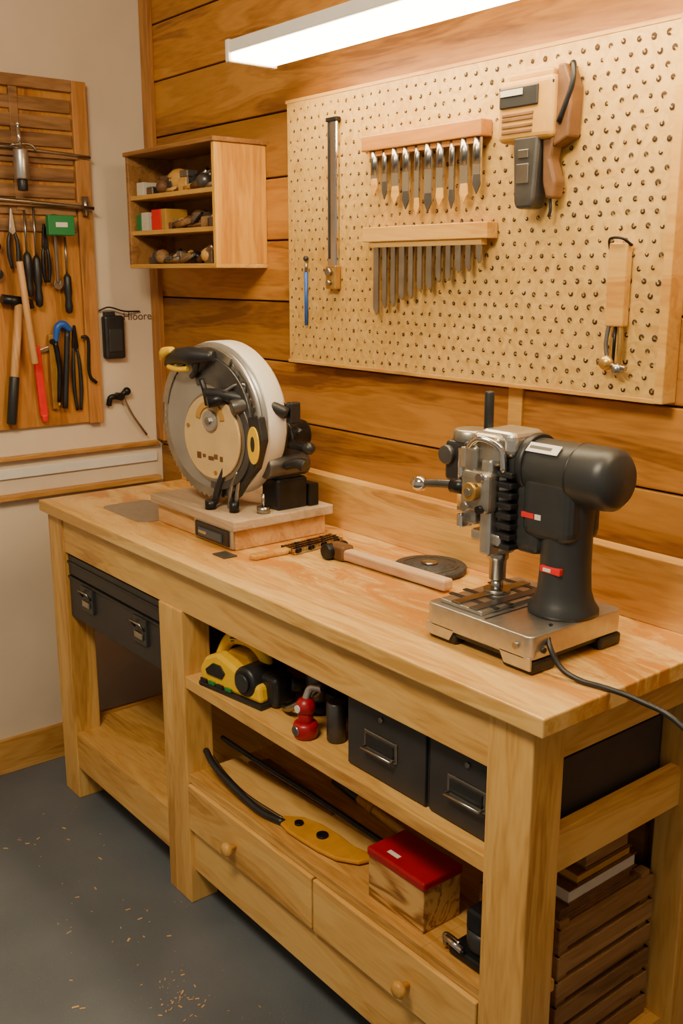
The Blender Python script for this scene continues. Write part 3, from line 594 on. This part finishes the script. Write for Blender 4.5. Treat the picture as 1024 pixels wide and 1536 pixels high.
rk.cyl((X,Y,SZ),(X,Y,SZ+.034),.026,M_red,bev=.008); rk.cyl((X,Y,SZ+.03),(X,Y,SZ+.056),.016,M_red,bev=.004); rk.ball((X,Y,SZ+.066),.021,M_red); rk.cyl((X,Y-.028,SZ+.02),(X,Y-.02,SZ+.02),.010,M_steel); rk.cyl((X,Y-.022,SZ+.066),(X,Y-.018,SZ+.066),.008,M_white); rk.tube([(X,Y,SZ+.08),(X+.005,Y+.01,SZ+.105),(X+.03,Y+.02,SZ+.11)],.008,M_silver); rk.cyl((1.438,-.41,SZ),(1.438,-.41,SZ+.085),.02,M_gund,bev=.004); rk.done()
ct=O('assorted_power_tools'); clutter(ct,1.0,1.46,-.24,-.12,SZ,.13,24,[M_black,M_blackm,M_dkgrey,M_brown],sc=1.6); ct.done()
# ------------------------------------------------------------------ deck items
DZ=.3525
rx=O('keepsake_box'); rx.box(1.594,1.748,-.455,-.36,DZ,DZ+.088,M_boxw,.002); rx.box(1.591,1.751,-.458,-.357,DZ+.088,DZ+.106,M_red,.004); rx.box(1.63,1.66,-.44,-.430,DZ+.1058,DZ+.1064,M_white,.0); rx.done()
bw=O('bow_saw')
bw.tube([(.97,-.44,DZ+.055),(1.03,-.455,DZ+.045),(1.12,-.460,DZ+.03),(1.22,-.455,DZ+.012),(1.29,-.44,DZ+.010)],.008,M_black,seg=10)
bw.tube([(.975,-.425,DZ+.035),(1.05,-.435,DZ+.022),(1.15,-.44,DZ+.012),(1.28,-.43,DZ+.008)],.004,M_steel,seg=8)
cr=[(0,0),(.03,.03),(.08,.045),(.14,.048),(.19,.045),(.235,.055),(.25,.045),(.24,.015),(.20,-.012),(.15,-.022),(.10,-.026),(.05,-.028),(.015,-.022)]
bw.prism(cr,frame((1.27,-.425,DZ+.004),(1,0,0),(0,1,0)),.009,M_ochre,.003)
bw.cyl((1.32,-.42,DZ+.013),(1.32,-.42,DZ+.018),.010,M_blackm); bw.cyl((1.39,-.41,DZ+.013),(1.39,-.41,DZ+.018),.013,M_blackm); bw.done()
rd=O('steel_rod'); rd.tube([(.98,-.40,DZ+.08),(1.10,-.385,DZ+.065),(1.30,-.355,DZ+.042),(1.54,-.325,DZ+.012)],.0065,M_blackm,seg=10); rd.done()
rd=O('wood_dowel'); rd.cyl((1.22,-.24,DZ+.0135),(1.62,-.28,DZ+.0135),.010,M_rack2,seg=12); rd.cyl((1.22,-.24,DZ+.0135),(1.32,-.25,DZ+.0135),.0115,M_black,seg=12); rd.cyl((1.36,-.254,DZ+.0135),(1.38,-.256,DZ+.0135),.0125,M_tan,seg=12); rd.done()
rd=O('wood_offcuts'); rd.box(1.0,1.42,-.20,-.16,DZ,DZ+.02,M_brown,.002); rd.box(1.05,1.5,-.15,-.10,DZ,DZ+.03,M_crate,.002); rd.box(1.5,1.7,-.16,-.08,DZ,DZ+.05,M_brown,.002); rd.done()
rd=O('folding_saw'); rd.prism([(0,0),(.32,.01),(.32,.03),(.02,.05)],XY(1.0,-.34,DZ),.006,M_brown,.001); rd.done()
gb=O('bench_vise',Matrix.Translation((.012,0,0))); gb.box(1.80,1.895,-.455,-.365,DZ,DZ+.02,M_blackm,.006); gb.cyl((1.85,-.41,DZ+.02),(1.85,-.41,DZ+.06),.035,M_dkgrey,bev=.008); gb.box(1.825,1.895,-.44,-.38,DZ+.055,DZ+.10,M_blackm,.008); gb.cyl((1.86,-.41,DZ+.10),(1.88,-.41,DZ+.14),.018,M_brass,bev=.004); gb.tube([(1.79,-.45,DZ+.01),(1.79,-.45,DZ+.03),(1.83,-.455,DZ+.035)],.005,M_steel); gb.cyl((1.80,-.46,DZ+.035),(1.84,-.46,DZ+.03),.006,M_chrome); gb.done()
ck=O('wooden_crate'); CZ=.1308
for x in (1.788,1.964):
    for i in range(6): ck.box(x-.006,x+.006,-.345,-.07,CZ+.004+i*.052,CZ+.042+i*.052,M_crate,.001)
for y in (-.342,-.073):
    for i in range(6): ck.box(1.783,1.969,y-.004,y+.004,CZ+.004+i*.052,CZ+.042+i*.052,M_crate,.001)
    for x in (1.799,1.953): ck.box(x-.010,x+.010,y+(.004 if y<-.2 else -.03),y+(.03 if y<-.2 else -.004),CZ,CZ+.312,M_crate,.001)
ck.box(1.795,1.957,-.335,-.08,CZ+.26,CZ+.310,M_brown,.002)
ck.done()
bk=O('stack_of_books'); z=CZ+.3125
for i,(w,h,mm) in enumerate(((.20,.020,M_brown),(.19,.030,M_paper),(.15,.022,M_tan),(.12,.034,M_crate),(.15,.014,M_tan))):
    ya=-.33+i*.022
    bk.box(1.80+i*.003,1.955,ya,ya+w,z+.002,z+h-.003,mm,.001); bk.box(1.798+i*.003,1.958,ya-.002,ya+w+.002,z,z+.003,M_brown,.0005); bk.box(1.798+i*.003,1.958,ya-.002,ya+w+.002,z+h-.004,z+h-.001,M_brown,.0005); z+=h
bk.done()
# ------------------------------------------------------------------ sawdust
def chip(sw,x,y,s,z=.0005):
    a=random.uniform(0,6.28); w=s*random.uniform(.2,.5)
    sw.prism([(-s,-w),(s,-w*.6),(s*.8,w),(-s*.9,w*.7)],Matrix.Translation((x,y,z))@Matrix.Rotation(a,4,'Z')@Matrix.Rotation(random.uniform(-.15,.15),4,'X'),.001,M_chip,0)
sw=O('wood_shavings')
for i in range(45): chip(sw,random.uniform(.3,1.6),random.uniform(-1.1,-.55),random.uniform(.0015,.008))
for i in range(50): chip(sw,random.gauss(1.22,.05),random.gauss(-.68,.03),random.uniform(.0015,.0055))
for i in range(50): chip(sw,random.uniform(.3,1.8),random.uniform(-.8,-.5),random.uniform(.001,.003))
sw.done()
sw=O('sawdust')
for i in range(70): chip(sw,random.uniform(.4,1.15),random.uniform(-.49,-.39),random.uniform(.0008,.0022),Zt+.0002)
sw.done()
# ------------------------------------------------------------------ lights
def area(name,loc,target,sx,sy,e,col):
    L=bpy.data.lights.new(name,'AREA'); L.shape='RECTANGLE'; L.size=sx; L.size_y=sy; L.energy=e; L.color=col
    ob=bpy.data.objects.new(name,L); bpy.context.collection.objects.link(ob); ob.location=loc
    ob.rotation_euler=(V(target)-V(loc)).to_track_quat('-Z','Y').to_euler(); return ob
area('fill_light',(1.9,-1.6,2.55),(1.15,-.5,.7),.7,.5,60,(1,.83,.58))  # unseen fill added overhead for soft warm light, not a room fixture
w=bpy.data.worlds.new('World'); bpy.context.scene.world=w; w.use_nodes=True
w.node_tree.nodes['Background'].inputs[0].default_value=(1,.88,.72,1); w.node_tree.nodes['Background'].inputs[1].default_value=.38
# ------------------------------------------------------------------ camera
th=math.atan(360/1500); a=math.radians(38.75)
Fh=V((-math.cos(a),math.sin(a),0)); Rr=V((math.sin(a),math.cos(a),0)); Z=V((0,0,1))
F=Fh*math.cos(th)-Z*math.sin(th); U=Fh*math.sin(th)+Z*math.cos(th)
cd=bpy.data.cameras.new('camera'); co=bpy.data.objects.new('camera',cd); bpy.context.collection.objects.link(co)
cd.sensor_fit='VERTICAL'; cd.sensor_height=24; cd.lens=24*1500/1536; cd.clip_start=.02
Mc=Matrix((Rr,U,-F)).transposed().to_4x4(); Mc.translation=V((2.9,-1.57,1.53)); co.matrix_world=Mc
bpy.context.scene.camera=co
